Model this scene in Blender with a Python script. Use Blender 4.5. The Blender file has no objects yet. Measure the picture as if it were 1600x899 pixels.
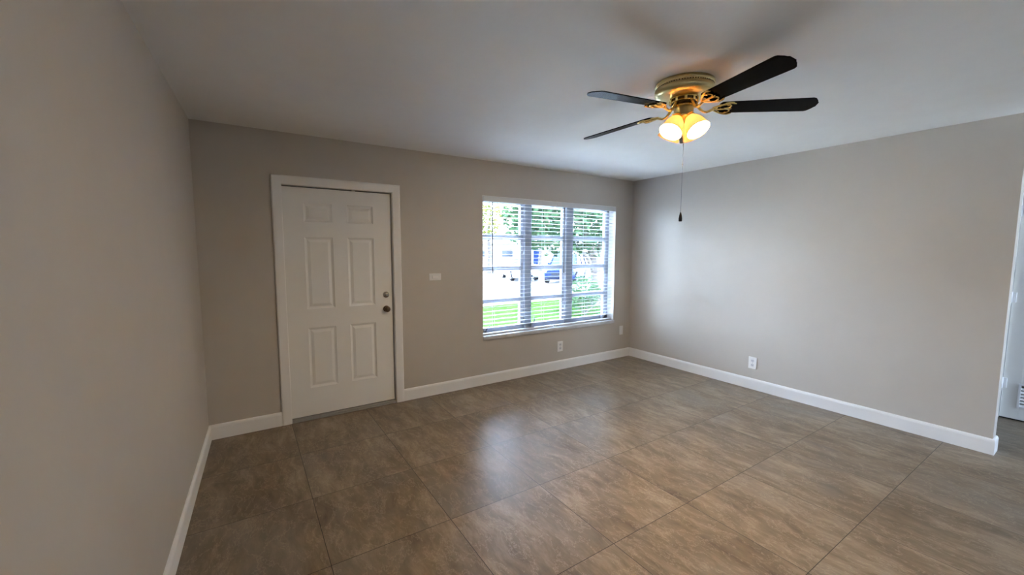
import bpy, bmesh, math, random
from mathutils import Vector, Matrix
random.seed(7)
S = bpy.context.scene
COL = S.collection
PI = math.pi

# ------------------------------------------------------------------ camera
W, H, REAR_Y = 4.958, 2.5065, -7.2            # room width along the window wall, ceiling height
F_PX = 638.37
CAM = Vector((0.301, -3.981, 1.528))
right = Vector((0.83683188, -0.54745464, 0.00241213))
up = Vector((0.04748422, 0.07697177, 0.9959019))
fwd = Vector((0.54539678, 0.83328793, -0.09040789))
cam_d = bpy.data.cameras.new('camera')
cam = bpy.data.objects.new('camera', cam_d)
COL.objects.link(cam)
cam_d.sensor_fit = 'HORIZONTAL'
cam_d.sensor_width = 36.0
cam_d.lens = F_PX / 1600 * 36.0
cam_d.clip_start = 0.02
cam_d.clip_end = 500
m3 = Matrix((right, up, -fwd)).transposed()
cam.matrix_world = Matrix.Translation(CAM) @ m3.to_4x4()
S.camera = cam

# ------------------------------------------------------------------ world, light, exposure
SKY = 14.5
SUN = 16.0
world = bpy.data.worlds.new('sky')
S.world = world
world.use_nodes = True
nt = world.node_tree
nt.nodes.clear()
wo = nt.nodes.new('ShaderNodeOutputWorld')
bg = nt.nodes.new('ShaderNodeBackground')
tc = nt.nodes.new('ShaderNodeTexCoord')
sx = nt.nodes.new('ShaderNodeSeparateXYZ')
rp = nt.nodes.new('ShaderNodeValToRGB')
rp.color_ramp.elements[0].position = 0.0
rp.color_ramp.elements[0].color = (0.66, 0.79, 1.0, 1)
rp.color_ramp.elements[1].position = 0.7
rp.color_ramp.elements[1].color = (0.48, 0.66, 1.0, 1)
nt.links.new(tc.outputs['Generated'], sx.inputs[0])
nt.links.new(sx.outputs['Z'], rp.inputs[0])
nt.links.new(rp.outputs[0], bg.inputs['Color'])
bg.inputs['Strength'].default_value = SKY
nt.links.new(bg.outputs[0], wo.inputs['Surface'])
BULB = 460.0                      # emission of the four fan bulbs


def portal(name, loc, rot, sx_, sy_):
    d = bpy.data.lights.new(name, 'AREA')
    d.shape = 'RECTANGLE'
    d.size, d.size_y = sx_, sy_
    d.cycles.is_portal = True
    o = bpy.data.objects.new(name, d)
    COL.objects.link(o)
    o.location = loc
    o.rotation_euler = rot
    return o


sun_d = bpy.data.lights.new('sun', 'SUN')
sun_d.energy = SUN
sun_d.angle = 0.02
sun_d.color = (0.92, 0.96, 1.0)
sun_o = bpy.data.objects.new('sun', sun_d)
COL.objects.link(sun_o)
sun_o.location = (-6, 14, 18)
# the sun stands high in front of the window, to the left of it
sun_o.rotation_euler = Vector((math.cos(math.radians(60)) * .55, -math.cos(math.radians(60)) * .835, -math.sin(math.radians(60)))).to_track_quat('-Z', 'Y').to_euler()

# portals only guide the sampling of the sky through the two openings; they give no light
portal('sky_portal', (3.565, 0.26, 1.33), (-PI / 2, 0, 0), 2.1, 1.62)
portal('sky_portal', (-.47, -6.05, 1.10), (PI / 2, 0, -PI / 2), .5, 2.05)

portal('sky_portal', (5.5, REAR_Y - .3, 1.43), (PI / 2, 0, 0), .9, 1.37)

vs = S.view_settings
S.display_settings.display_device = 'sRGB'
vs.view_transform = 'Standard'
vs.look = 'None'
vs.gamma = 1.0
vs.use_curve_mapping = False
vs.exposure = 2.14


# ------------------------------------------------------------------ materials
def new_mat(name):
    m = bpy.data.materials.new(name)
    m.use_nodes = True
    t = m.node_tree
    b = t.nodes['Principled BSDF']
    return m, t, b


def mat(name, col, rough=0.5, metal=0.0, bump=0.0, bscale=80.0, var=0.0, vscale=6.0, spec=0.5, coat=0.0):
    m, t, b = new_mat(name)
    b.inputs['Base Color'].default_value = (*col, 1)
    b.inputs['Roughness'].default_value = rough
    b.inputs['Metallic'].default_value = metal
    b.inputs['Specular IOR Level'].default_value = spec
    b.inputs['Coat Weight'].default_value = coat
    co = t.nodes.new('ShaderNodeTexCoord')
    if var > 0:
        n = t.nodes.new('ShaderNodeTexNoise')
        n.inputs['Scale'].default_value = vscale
        n.inputs['Detail'].default_value = 4
        t.links.new(co.outputs['Object'], n.inputs['Vector'])
        r = t.nodes.new('ShaderNodeValToRGB')
        r.color_ramp.elements[0].position = 0.3
        r.color_ramp.elements[1].position = 0.7
        r.color_ramp.elements[0].color = (*[c * (1 - var) for c in col], 1)
        r.color_ramp.elements[1].color = (*[min(1, c * (1 + var)) for c in col], 1)
        t.links.new(n.outputs['Fac'], r.inputs[0])
        t.links.new(r.outputs[0], b.inputs['Base Color'])
    if bump > 0:
        n = t.nodes.new('ShaderNodeTexNoise')
        n.inputs['Scale'].default_value = bscale
        n.inputs['Detail'].default_value = 3
        t.links.new(co.outputs['Object'], n.inputs['Vector'])
        bp = t.nodes.new('ShaderNodeBump')
        bp.inputs['Strength'].default_value = bump
        bp.inputs['Distance'].default_value = 0.004
        t.links.new(n.outputs['Fac'], bp.inputs['Height'])
        t.links.new(bp.outputs[0], b.inputs['Normal'])
    return m


M = {}
M['wall'] = mat('greige_wall_paint', (0.535, 0.492, 0.438), 0.6, bump=0.12, bscale=70, var=0.012, spec=0.3)
M['ceiling'] = mat('ceiling_paint', (0.84, 0.83, 0.80), 0.8, bump=0.25, bscale=45, var=0.012, spec=0.2)
M['trim'] = mat('white_trim_paint', (0.84, 0.83, 0.81), 0.38, var=0.01, spec=0.45)
M['door'] = mat('white_door_paint', (0.82, 0.81, 0.78), 0.42, bump=0.04, bscale=120, var=0.01)
M['vinyl'] = mat('pale_grey_window_frame', (0.33, 0.36, 0.42), 0.35, var=0.01)
M['slat'] = mat('white_blind_slat', (0.66, 0.66, 0.66), 0.45, var=0.01)
M['cord'] = mat('dark_cord', (0.10, 0.10, 0.11), 0.6, var=0.1)
M['ladder'] = mat('pale_cord', (0.55, 0.57, 0.62), 0.7, var=0.05)
M['marble'] = mat('sill_stone', (0.60, 0.60, 0.60), 0.3, var=0.12, vscale=14)
M['plate'] = mat('white_wall_plate', (0.80, 0.79, 0.77), 0.35, var=0.01)
M['slot'] = mat('outlet_slot_dark', (0.03, 0.03, 0.03), 0.6, var=0.1)
M['receptacle'] = mat('outlet_face', (0.62, 0.62, 0.64), 0.4, var=0.01)
M['brass'] = mat('polished_brass', (0.95, 0.73, 0.28), 0.12, 1.0, var=0.06, vscale=20)
M['satinbrass'] = mat('satin_brass', (0.68, 0.58, 0.30), 0.32, 1.0, var=0.05, vscale=20)
M['darkbrass'] = mat('dark_brass', (0.09, 0.06, 0.022), 0.16, 1.0, var=0.1)  # dark brass tone for the hub core and vent slots
M['blade'] = mat('black_fan_blade', (0.002, 0.0018, 0.0018), 0.22, var=0.3, vscale=14, spec=0.05)
M['fob'] = mat('dark_wood_fob', (0.006, 0.005, 0.005), 0.4, var=0.2, spec=0.15)
M['chain'] = mat('dull_steel_chain', (0.16, 0.16, 0.17), 0.45, 0.6, var=0.05)
M['nickel'] = mat('satin_nickel', (0.42, 0.40, 0.37), 0.16, 1.0, var=0.05)
M['bronze'] = mat('dark_bronze_knob', (0.12, 0.085, 0.06), 0.28, 1.0, var=0.1)
M['alu'] = mat('dull_aluminium', (0.36, 0.35, 0.34), 0.45, 0.7, bump=0.1, bscale=60, var=0.08)
M['gap'] = mat('dark_seal_and_gap_shade', (0.015, 0.012, 0.010), 0.8, var=0.1)  # front door seal; also the painted shade under the closet door
M['metalwhite'] = mat('painted_hinge', (0.82, 0.82, 0.83), 0.35, var=0.02)
M['concrete'] = mat('pale_concrete', (0.66, 0.64, 0.57), 0.9, bump=0.3, bscale=20, var=0.08)
M['street'] = mat('worn_asphalt', (0.105, 0.105, 0.105), 0.95, bump=0.3, bscale=30, var=0.06)
M['stucco'] = mat('pale_stucco', (0.16, 0.155, 0.15), 0.9, bump=0.2, bscale=25, var=0.04)
M['roof'] = mat('grey_roof_shingle', (0.06, 0.058, 0.058), 0.9, bump=0.4, bscale=12, var=0.15)
M['bark'] = mat('pale_mottled_bark', (0.035, 0.028, 0.025), 0.95, bump=0.6, bscale=14, var=0.45, vscale=9)
M['tyre'] = mat('black_tyre', (0.004, 0.004, 0.005), 0.9, var=0.1, spec=0.05)
M['hub'] = mat('silver_wheel', (0.10, 0.10, 0.11), 0.5, 0.3, var=0.03)
M['carglass'] = mat('tinted_car_glass', (0.004, 0.008, 0.013), 0.1, var=0.1, spec=0.2)
M['whitecar'] = mat('white_car_paint', (0.30, 0.30, 0.31), 0.4, var=0.01, spec=0.2)
M['bluecar'] = mat('blue_car_paint', (0.0025, 0.008, 0.030), 0.4, 0.0, var=0.03, spec=0.05)
M['grille'] = mat('dark_grille', (0.005, 0.006, 0.008), 0.6, var=0.1, spec=0.1)
M['lampglass'] = mat('headlight_lens', (0.62, 0.66, 0.70), 0.12, var=0.02)


def leaf_mat(name, c1, c2):
    m, t, b = new_mat(name)
    co = t.nodes.new('ShaderNodeTexCoord')
    n = t.nodes.new('ShaderNodeTexNoise')
    n.inputs['Scale'].default_value = 2.2
    n.inputs['Detail'].default_value = 5
    r = t.nodes.new('ShaderNodeValToRGB')
    r.color_ramp.elements[0].position = 0.35
    r.color_ramp.elements[0].color = (*c1, 1)
    r.color_ramp.elements[1].position = 0.65
    r.color_ramp.elements[1].color = (*c2, 1)
    t.links.new(co.outputs['Object'], n.inputs['Vector'])
    t.links.new(n.outputs['Fac'], r.inputs[0])
    t.links.new(r.outputs[0], b.inputs['Base Color'])
    b.inputs['Roughness'].default_value = 0.7
    b.inputs['Specular IOR Level'].default_value = 0.05
    tr = t.nodes.new('ShaderNodeBsdfTranslucent')
    t.links.new(r.outputs[0], tr.inputs['Color'])
    mx = t.nodes.new('ShaderNodeMixShader')
    mx.inputs[0].default_value = 0.4
    t.links.new(b.outputs[0], mx.inputs[1])
    t.links.new(tr.outputs[0], mx.inputs[2])
    t.links.new(mx.outputs[0], t.nodes['Material Output'].inputs['Surface'])
    return m


M['leaf'] = leaf_mat('green_leaves', (0.008, 0.022, 0.010), (0.035, 0.065, 0.030))
M['yleaf'] = leaf_mat('yellow_green_leaves', (0.05, 0.06, 0.012), (0.12, 0.12, 0.03))
M['shrubleaf'] = leaf_mat('shrub_leaves', (0.010, 0.028, 0.012), (0.04, 0.075, 0.03))
M['lawn'] = mat('lawn_grass', (0.012, 0.027, 0.005), 0.95, bump=1.0, bscale=30, var=0.35, vscale=3, spec=0.0)


def glass_mat():
    m, t, b = new_mat('window_glass')
    t.nodes.remove(b)
    tr = t.nodes.new('ShaderNodeBsdfTransparent')
    tr.inputs['Color'].default_value = (0.96, 0.98, 0.98, 1)
    gl = t.nodes.new('ShaderNodeBsdfGlossy')
    gl.inputs['Roughness'].default_value = 0.02
    fr = t.nodes.new('ShaderNodeFresnel')
    fr.inputs['IOR'].default_value = 1.3
    mx = t.nodes.new('ShaderNodeMixShader')
    t.links.new(fr.outputs[0], mx.inputs[0])
    t.links.new(tr.outputs[0], mx.inputs[1])
    t.links.new(gl.outputs[0], mx.inputs[2])
    t.links.new(mx.outputs[0], t.nodes['Material Output'].inputs['Surface'])
    return m


M['glass'] = glass_mat()


def shade_mat():
    m, t, b = new_mat('frosted_peach_glass')
    t.nodes.remove(b)
    tr = t.nodes.new('ShaderNodeBsdfTransparent')
    tr.inputs['Color'].default_value = (1.0, 0.90, 0.76, 1)
    tl = t.nodes.new('ShaderNodeBsdfTranslucent')
    tl.inputs['Color'].default_value = (0.54, 0.40, 0.23, 1)
    df = t.nodes.new('ShaderNodeBsdfDiffuse')
    df.inputs['Color'].default_value = (0.80, 0.66, 0.48, 1)
    gl = t.nodes.new('ShaderNodeBsdfGlossy')
    gl.inputs['Roughness'].default_value = 0.15
    co = t.nodes.new('ShaderNodeTexCoord')
    n = t.nodes.new('ShaderNodeTexNoise')
    n.inputs['Scale'].default_value = 25
    t.links.new(co.outputs['Object'], n.inputs['Vector'])
    mr = t.nodes.new('ShaderNodeMapRange')
    mr.inputs['To Min'].default_value = 0.0005
    mr.inputs['To Max'].default_value = 0.0012
    t.links.new(n.outputs['Fac'], mr.inputs['Value'])
    m1 = t.nodes.new('ShaderNodeMixShader')
    m1.inputs[0].default_value = 0.80
    t.links.new(tl.outputs[0], m1.inputs[1])
    t.links.new(df.outputs[0], m1.inputs[2])
    m2 = t.nodes.new('ShaderNodeMixShader')
    t.links.new(mr.outputs[0], m2.inputs[0])
    t.links.new(m1.outputs[0], m2.inputs[1])
    t.links.new(tr.outputs[0], m2.inputs[2])
    m3_ = t.nodes.new('ShaderNodeMixShader')
    m3_.inputs[0].default_value = 0.05
    t.links.new(m2.outputs[0], m3_.inputs[1])
    t.links.new(gl.outputs[0], m3_.inputs[2])
    t.links.new(m3_.outputs[0], t.nodes['Material Output'].inputs['Surface'])
    return m


M['shade'] = shade_mat()


def bulb_mat():
    m, t, b = new_mat('lit_bulb')
    t.nodes.remove(b)
    e = t.nodes.new('ShaderNodeEmission')
    e.inputs['Color'].default_value = (1.0, 0.75, 0.46, 1)
    e.inputs['Strength'].default_value = BULB
    t.links.new(e.outputs[0], t.nodes['Material Output'].inputs['Surface'])
    return m


M['bulb'] = bulb_mat()


def tile_mat():
    """slate-look porcelain: 0.63 x 0.643 m tiles, streaks along Y, a fresh patch of stone per tile"""
    m, t, b = new_mat('slate_look_tile')
    N, L = t.nodes, t.links

    def math_(op, a, b_=None, c=None):
        n = N.new('ShaderNodeMath')
        n.operation = op
        for i, v in enumerate((a, b_, c)):
            if v is None:
                continue
            if isinstance(v, (int, float)):
                n.inputs[i].default_value = v
            else:
                L.new(v, n.inputs[i])
        return n.outputs[0]
    co = N.new('ShaderNodeTexCoord')
    sp = N.new('ShaderNodeSeparateXYZ')
    L.new(co.outputs['Object'], sp.inputs[0])
    u = math_('DIVIDE', math_('SUBTRACT', sp.outputs['X'], 0.585), 0.6315)
    v = math_('DIVIDE', math_('ADD', sp.outputs['Y'], 1.31), 0.6420)
    fu, fv = math_('FLOOR', u), math_('FLOOR', v)
    du = math_('ABSOLUTE', math_('SUBTRACT', math_('FRACT', u), 0.5))
    dv = math_('ABSOLUTE', math_('SUBTRACT', math_('FRACT', v), 0.5))
    dm = math_('MAXIMUM', du, dv)
    gr = N.new('ShaderNodeMapRange')
    gr.inputs['From Min'].default_value = 0.4968
    gr.inputs['From Max'].default_value = 0.4980
    L.new(dm, gr.inputs['Value'])
    cell = N.new('ShaderNodeCombineXYZ')
    L.new(fu, cell.inputs[0])
    L.new(fv, cell.inputs[1])
    wn = N.new('ShaderNodeTexWhiteNoise')
    wn.noise_dimensions = '3D'
    L.new(cell.outputs[0], wn.inputs['Vector'])
    off = N.new('ShaderNodeVectorMath')
    off.operation = 'SCALE'
    off.inputs['Scale'].default_value = 40
    L.new(wn.outputs['Color'], off.inputs[0])
    # slightly swirled streaks
    warp = N.new('ShaderNodeTexNoise')
    warp.inputs['Scale'].default_value = 2.4
    warp.inputs['Detail'].default_value = 2
    add0 = N.new('ShaderNodeVectorMath')
    add0.operation = 'ADD'
    L.new(co.outputs['Object'], add0.inputs[0])
    L.new(off.outputs[0], add0.inputs[1])
    L.new(add0.outputs[0], warp.inputs['Vector'])
    wsub = N.new('ShaderNodeVectorMath')
    wsub.operation = 'MULTIPLY_ADD'
    wsub.inputs[1].default_value = (0.16, 0.16, 0.16)
    L.new(warp.outputs['Color'], wsub.inputs[0])
    L.new(add0.outputs[0], wsub.inputs[2])

    def noise(sxyz, scale, detail, rough=0.55):
        mp = N.new('ShaderNodeMapping')
        mp.inputs['Scale'].default_value = sxyz
        mp.inputs['Rotation'].default_value = (0, 0, -0.04)
        L.new(wsub.outputs[0], mp.inputs['Vector'])
        n = N.new('ShaderNodeTexNoise')
        n.inputs['Scale'].default_value = scale
        n.inputs['Detail'].default_value = detail
        n.inputs['Roughness'].default_value = rough
        L.new(mp.outputs[0], n.inputs['Vector'])
        return n.outputs['Fac']
    big = noise((2.6, 1.0, 1), 1.9, 7, 0.62)
    fine = noise((5.0, 1.25, 1), 3.6, 11, 0.68)
    vein = noise((3.4, 1.5, 1), 3.6, 9, 0.66)
    hue = noise((1.6, 0.8, 1), 1.3, 4, 0.5)
    r1 = N.new('ShaderNodeValToRGB')
    cr = r1.color_ramp
    cr.elements[0].position = 0.30
    cr.elements[0].color = (*TILE_D, 1)
    cr.elements[1].position = 0.70
    cr.elements[1].color = (*TILE_L, 1)
    e = cr.elements.new(0.5)
    e.color = (*TILE_M, 1)
    mixf = math_('ADD', math_('MULTIPLY', big, 0.50), math_('MULTIPLY', fine, 0.50))
    L.new(mixf, r1.inputs[0])
    # grey-blue clouds
    mg = N.new('ShaderNodeMix')
    mg.data_type = 'RGBA'
    mg.blend_type = 'MIX'
    mg.inputs['B'].default_value = (*TILE_G, 1)
    hr = N.new('ShaderNodeMapRange')
    hr.inputs['From Min'].default_value = 0.50
    hr.inputs['From Max'].default_value = 0.72
    hr.inputs['To Max'].default_value = 0.75
    L.new(hue, hr.inputs['Value'])
    L.new(hr.outputs[0], mg.inputs['Factor'])
    L.new(r1.outputs[0], mg.inputs['A'])
    # pale hairline veins
    va = math_('ABSOLUTE', math_('SUBTRACT', vein, 0.5))
    vr = N.new('ShaderNodeMapRange')
    vr.inputs['From Min'].default_value = 0.0
    vr.inputs['From Max'].default_value = 0.014
    vr.inputs['To Min'].default_value = 0.42
    vr.inputs['To Max'].default_value = 0.0
    L.new(va, vr.inputs['Value'])
    mv = N.new('ShaderNodeMix')
    mv.data_type = 'RGBA'
    mv.inputs['B'].default_value = (*TILE_V, 1)
    L.new(vr.outputs[0], mv.inputs['Factor'])
    L.new(mg.outputs['Result'], mv.inputs['A'])
    # tile-to-tile shade
    tv = N.new('ShaderNodeMapRange')
    tv.inputs['To Min'].default_value = 0.93
    tv.inputs['To Max'].default_value = 1.07
    L.new(wn.outputs['Value'], tv.inputs['Value'])
    mt = N.new('ShaderNodeVectorMath')
    mt.operation = 'SCALE'
    L.new(mv.outputs['Result'], mt.inputs[0])
    L.new(tv.outputs[0], mt.inputs['Scale'])
    fm = N.new('ShaderNodeMix')
    fm.data_type = 'RGBA'
    fm.inputs['B'].default_value = (0.035, 0.028, 0.022, 1)
    L.new(gr.outputs[0], fm.inputs['Factor'])
    L.new(mt.outputs[0], fm.inputs['A'])
    L.new(fm.outputs['Result'], b.inputs['Base Color'])
    rr = N.new('ShaderNodeMapRange')
    rr.inputs['To Min'].default_value = 0.25
    rr.inputs['To Max'].default_value = 0.42
    L.new(fine, rr.inputs['Value'])
    L.new(rr.outputs[0], b.inputs['Roughness'])
    b.inputs['Specular IOR Level'].default_value = 0.20
    hgt = math_('SUBTRACT', math_('MULTIPLY', fine, 0.5), gr.outputs[0])
    bp = N.new('ShaderNodeBump')
    bp.inputs['Strength'].default_value = 0.10
    bp.inputs['Distance'].default_value = 0.004
    L.new(hgt, bp.inputs['Height'])
    L.new(bp.outputs[0], b.inputs['Normal'])
    return m


TILE_D = (0.088, 0.060, 0.038)
TILE_M = (0.198, 0.150, 0.102)
TILE_L = (0.375, 0.300, 0.220)
TILE_G = (0.205, 0.180, 0.150)
TILE_V = (0.46, 0.38, 0.29)
M['tile'] = tile_mat()


# ------------------------------------------------------------------ mesh helpers
class MB:
    def __init__(self):
        self.bm = bmesh.new()

    def box(self, x0, x1, y0, y1, z0, z1, bevel=0.0, seg=2):
        b = bmesh.new()
        bmesh.ops.create_cube(b, size=1)
        for v in b.verts:
            v.co = Vector((x0 + (v.co.x + .5) * (x1 - x0), y0 + (v.co.y + .5) * (y1 - y0), z0 + (v.co.z + .5) * (z1 - z0)))
        if bevel > 0:
            bmesh.ops.bevel(b, geom=b.edges[:], offset=bevel, segments=seg, affect='EDGES', profile=0.5)
        self.add(b)
        return self

    def add(self, b, mtx=None):
        me = bpy.data.meshes.new('t')
        if mtx is not None:
            bmesh.ops.transform(b, matrix=mtx, verts=b.verts)
        b.to_mesh(me)
        b.free()
        self.bm.from_mesh(me)
        bpy.data.meshes.remove(me)

    def lathe(self, prof, seg=32, mtx=None, close=False):
        """prof: list of (r, z) turned about Z"""
        b = bmesh.new()
        rings = []
        for r, z in prof:
            if r < 1e-6:
                rings.append([b.verts.new((0, 0, z))])
            else:
                rings.append([b.verts.new((r * math.cos(2 * PI * i / seg), r * math.sin(2 * PI * i / seg), z)) for i in range(seg)])
        pairs = list(zip(rings[:-1], rings[1:]))
        if close:
            pairs.append((rings[-1], rings[0]))
        for a, c in pairs:
            for i in range(seg):
                j = (i + 1) % seg
                if len(a) == 1 and len(c) > 1:
                    b.faces.new((a[0], c[i], c[j]))
                elif len(c) == 1 and len(a) > 1:
                    b.faces.new((a[i], a[j], c[0]))
                elif len(a) > 1:
                    b.faces.new((a[i], a[j], c[j], c[i]))
        bmesh.ops.recalc_face_normals(b, faces=b.faces)
        self.add(b, mtx)
        return self

    def tube(self, pts, rad, seg=8):
        """round bar along a polyline; rad a number or one per point"""
        b = bmesh.new()
        pts = [Vector(p) for p in pts]
        rs = rad if isinstance(rad, (list, tuple)) else [rad] * len(pts)
        prev = None
        rings = []
        for i, p in enumerate(pts):
            if i == 0:
                d = pts[1] - p
            elif i == len(pts) - 1:
                d = p - pts[i - 1]
            else:
                d = (pts[i + 1] - p).normalized() + (p - pts[i - 1]).normalized()
            d.normalize()
            if prev is None:
                a = d.orthogonal().normalized()
            else:
                a = (prev - d * prev.dot(d)).normalized()
            prev = a
            c = d.cross(a)
            rings.append([b.verts.new(p + (a * math.cos(2 * PI * k / seg) + c * math.sin(2 * PI * k / seg)) * rs[i]) for k in range(seg)])
        for a, c in zip(rings[:-1], rings[1:]):
            for k in range(seg):
                b.faces.new((a[k], a[(k + 1) % seg], c[(k + 1) % seg], c[k]))
        b.faces.new(rings[0][::-1])
        b.faces.new(rings[-1])
        bmesh.ops.recalc_face_normals(b, faces=b.faces)
        self.add(b)
        return self

    def prism(self, outline, depth, mtx=None, bevel=0.0):
        """outline in XY extruded along +Z by depth"""
        b = bmesh.new()
        lo = [b.verts.new((x, y, 0)) for x, y in outline]
        hi = [b.verts.new((x, y, depth)) for x, y in outline]
        b.faces.new(lo[::-1])
        b.faces.new(hi)
        n = len(lo)
        for i in range(n):
            b.faces.new((lo[i], lo[(i + 1) % n], hi[(i + 1) % n], hi[i]))
        bmesh.ops.recalc_face_normals(b, faces=b.faces)
        if bevel > 0:
            bmesh.ops.bevel(b, geom=b.edges[:], offset=bevel, segments=2, affect='EDGES')
        self.add(b, mtx)
        return self

    def build(self, name, m, parent=None, smooth=False, angle=40):
        me = bpy.data.meshes.new(name)
        self.bm.to_mesh(me)
        self.bm.free()
        me.materials.append(m)
        o = bpy.data.objects.new(name, me)
        COL.objects.link(o)
        if smooth:
            for p in me.polygons:
                p.use_smooth = True
            try:
                me.set_sharp_from_angle(angle=math.radians(angle))
            except Exception:
                pass
        if parent is not None:
            o.parent = parent
        return o


def tag(o, label=None, cat=None, group=None, kind=None):
    if label:
        o['label'] = label
    if cat:
        o['category'] = cat
    if group:
        o['group'] = group
    if kind:
        o['kind'] = kind
    return o


def empty(name, loc=(0, 0, 0), rz=0.0):
    o = bpy.data.objects.new(name, None)
    o.empty_display_size = 0.1
    COL.objects.link(o)
    o.location = loc
    o.rotation_euler = (0, 0, rz)
    return o


def copy_tree(o, parent=None):
    c = o.copy()
    COL.objects.link(c)
    c.parent = parent
    for ch in list(o.children):
        copy_tree(ch, c)
    return c


# ------------------------------------------------------------------ the room shell
REAR = -7.2
LA = -0.034                       # the left wall opens slightly towards the camera
LX = lambda y: -math.tan(LA) * y * 1.0   # x of the left wall face at depth y (y negative -> x negative)
HALLX = 6.07
WEND = -3.487
# floor / ceiling
tag(MB().box(-1.2, HALLX + .2, REAR - .2, .2, -.12, 0).build('floor', M['tile']),
    'large brown slate-look floor tiles with thin dark joints', 'floor', kind='structure')
tag(MB().box(-1.2, HALLX + .2, REAR - .2, .2, H, H + .18).build('ceiling', M['ceiling']),
    'flat white painted ceiling above the whole room', 'ceiling', kind='structure')
# window wall with the door and window openings
DX0, DX1 = 0.592, 1.506           # door slab
DZ1 = 2.066
OX0, OX1, OZ1 = DX0 - .02, DX1 + .03, DZ1 + .012
WX0, WX1, WZ0, WZ1 = 2.515, 4.613, 0.515, 2.130
T = .2
mb = MB()
mb.box(-.4, OX0, 0, T, 0, H)
mb.box(OX0, OX1, 0, T, OZ1, H)
mb.box(OX1, WX0, 0, T, 0, H)
mb.box(WX0, WX1, 0, T, 0, WZ0)
mb.box(WX0, WX1, 0, T, WZ1, H)
mb.box(WX1, HALLX + .2, 0, T, 0, H)
tag(mb.build('wall_front', M['wall']), 'beige wall holding the white front door and the wide window', 'wall', kind='structure')
# left wall
RY0, RY1, RZ1 = -6.3, -5.85, 2.12
mb = MB()
for y0, y1, z0, z1 in ((RY1, 0.0, 0, H), (RY0, RY1, RZ1, H), (REAR, RY0, 0, H)):
    mb.prism([(LX(y1), y1), (LX(y0), y0), (LX(y0) - .2, y0), (LX(y1) - .2, y1)], z1 - z0, Matrix.Translation((0, 0, z0)))
tag(mb.build('wall_left', M['wall']), 'plain pale wall along the left edge of the room', 'wall', kind='structure')
mb = MB().box(W, W + .115, WEND, 0, 0, H)
tag(mb.build('wall_right', M['wall']), 'plain wall to the right of the window, ending at the passage', 'wall', kind='structure')
# hall wall with the closet door opening
HY0, HY1, HZ1 = -4.20, -3.387, 2.045      # hall door slab (latch side, hinge side)
mb = MB()
mb.box(HALLX, HALLX + .2, HY1 + .012, 0, 0, H)
mb.box(HALLX, HALLX + .2, HY0 - .012, HY1 + .012, HZ1 + .012, H)
mb.box(HALLX, HALLX + .2, REAR, HY0 - .012, 0, H)
tag(mb.build('wall_hall', M['wall']), 'passage wall at the far right holding the white closet door', 'wall', kind='structure')
mb = MB()
mb.box(HALLX + .75, HALLX + .85, HY0 - .3, HY1 + .3, 0, H)
mb.box(HALLX + .2, HALLX + .85, HY0 - .4, HY0 - .3, 0, H)
mb.box(HALLX + .2, HALLX + .85, HY1 + .3, HY1 + .4, 0, H)
mb.box(HALLX + .2, HALLX + .85, HY0 - .4, HY1 + .4, H, H + .1)
mb.box(HALLX + .2, HALLX + .85, HY0 - .4, HY1 + .4, -.1, 0)
tag(mb.build('wall_closet', M['wall']), 'plain walls of the closet behind the louvred door', 'wall', kind='structure')
# rear wall (behind the camera) with the opening for the added passage window
VX0, VX1, VZ_0, VZ_1 = 5.05, 5.95, .75, 2.12
mb = MB()
mb.box(-.5, VX0, REAR - .2, REAR, 0, H)
mb.box(VX1, HALLX + .2, REAR - .2, REAR, 0, H)
mb.box(VX0, VX1, REAR - .2, REAR, 0, VZ_0)
mb.box(VX0, VX1, REAR - .2, REAR, VZ_1, H)
tag(mb.build('wall_rear', M['wall']), 'plain beige wall behind the viewer', 'wall', kind='structure')
tag(MB().box(W - .06, W + .055, REAR, -5.0, 0, H).build('wall_light_blocker', M['wall']), 'short unseen wall added to hold back the passage window light', 'wall', kind='structure')  # added stub, keeps the passage window's light off the front wall
w3 = tag(empty('added_window_3', ((VX0 + VX1) / 2, REAR - .1, VZ_0)), 'unseen window added behind the viewer to light the passage', 'window', kind='structure')  # added out of view to light the passage and the wall end
mb = MB()
vw, vh = (VX1 - VX0) / 2, VZ_1 - VZ_0
for x0, x1, z0, z1 in ((-vw, -vw + .05, 0, vh), (vw - .05, vw, 0, vh), (-vw, vw, 0, .05), (-vw, vw, vh - .05, vh), (-vw, vw, vh / 2 - .02, vh / 2 + .02)):
    mb.box(x0, x1, -.03, .03, z0, z1, .003)
mb.build('window_frame', M['vinyl'], w3)
for z0, z1 in ((.05, vh / 2 - .02), (vh / 2 + .02, vh - .05)):
    MB().box(-vw + .05, vw - .05, -.003, .003, z0, z1).build('pane', M['glass'], w3)
w2 = tag(empty('added_window_2', (LX(-6.05) - .1, (RY0 + RY1) / 2, 0)), 'unseen glass door added left of and behind the viewer as fill light', 'window', kind='structure')  # added glazing out of view, lets sky light fill the room
mb = MB()
xw = (RY1 - RY0) / 2
for x in (-xw, -.03, xw - .06):
    mb.box(-.04, .04, x, x + .06, 0.02, RZ1, .004)
mb.box(-.04, .04, -xw, xw, RZ1 - .06, RZ1, .004)
mb.box(-.04, .04, -xw, xw, 0, .05, .004)
mb.build('window_frame', M['vinyl'], w2)
for s in (-1, 1):
    MB().box(-.004, .004, min(s * .03, s * (xw - .06)), max(s * .03, s * (xw - .06)), .05, RZ1 - .06).build('pane', M['glass'], w2)

# baseboards: profile with a small eased top
BH, BT = .121, .014


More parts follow.
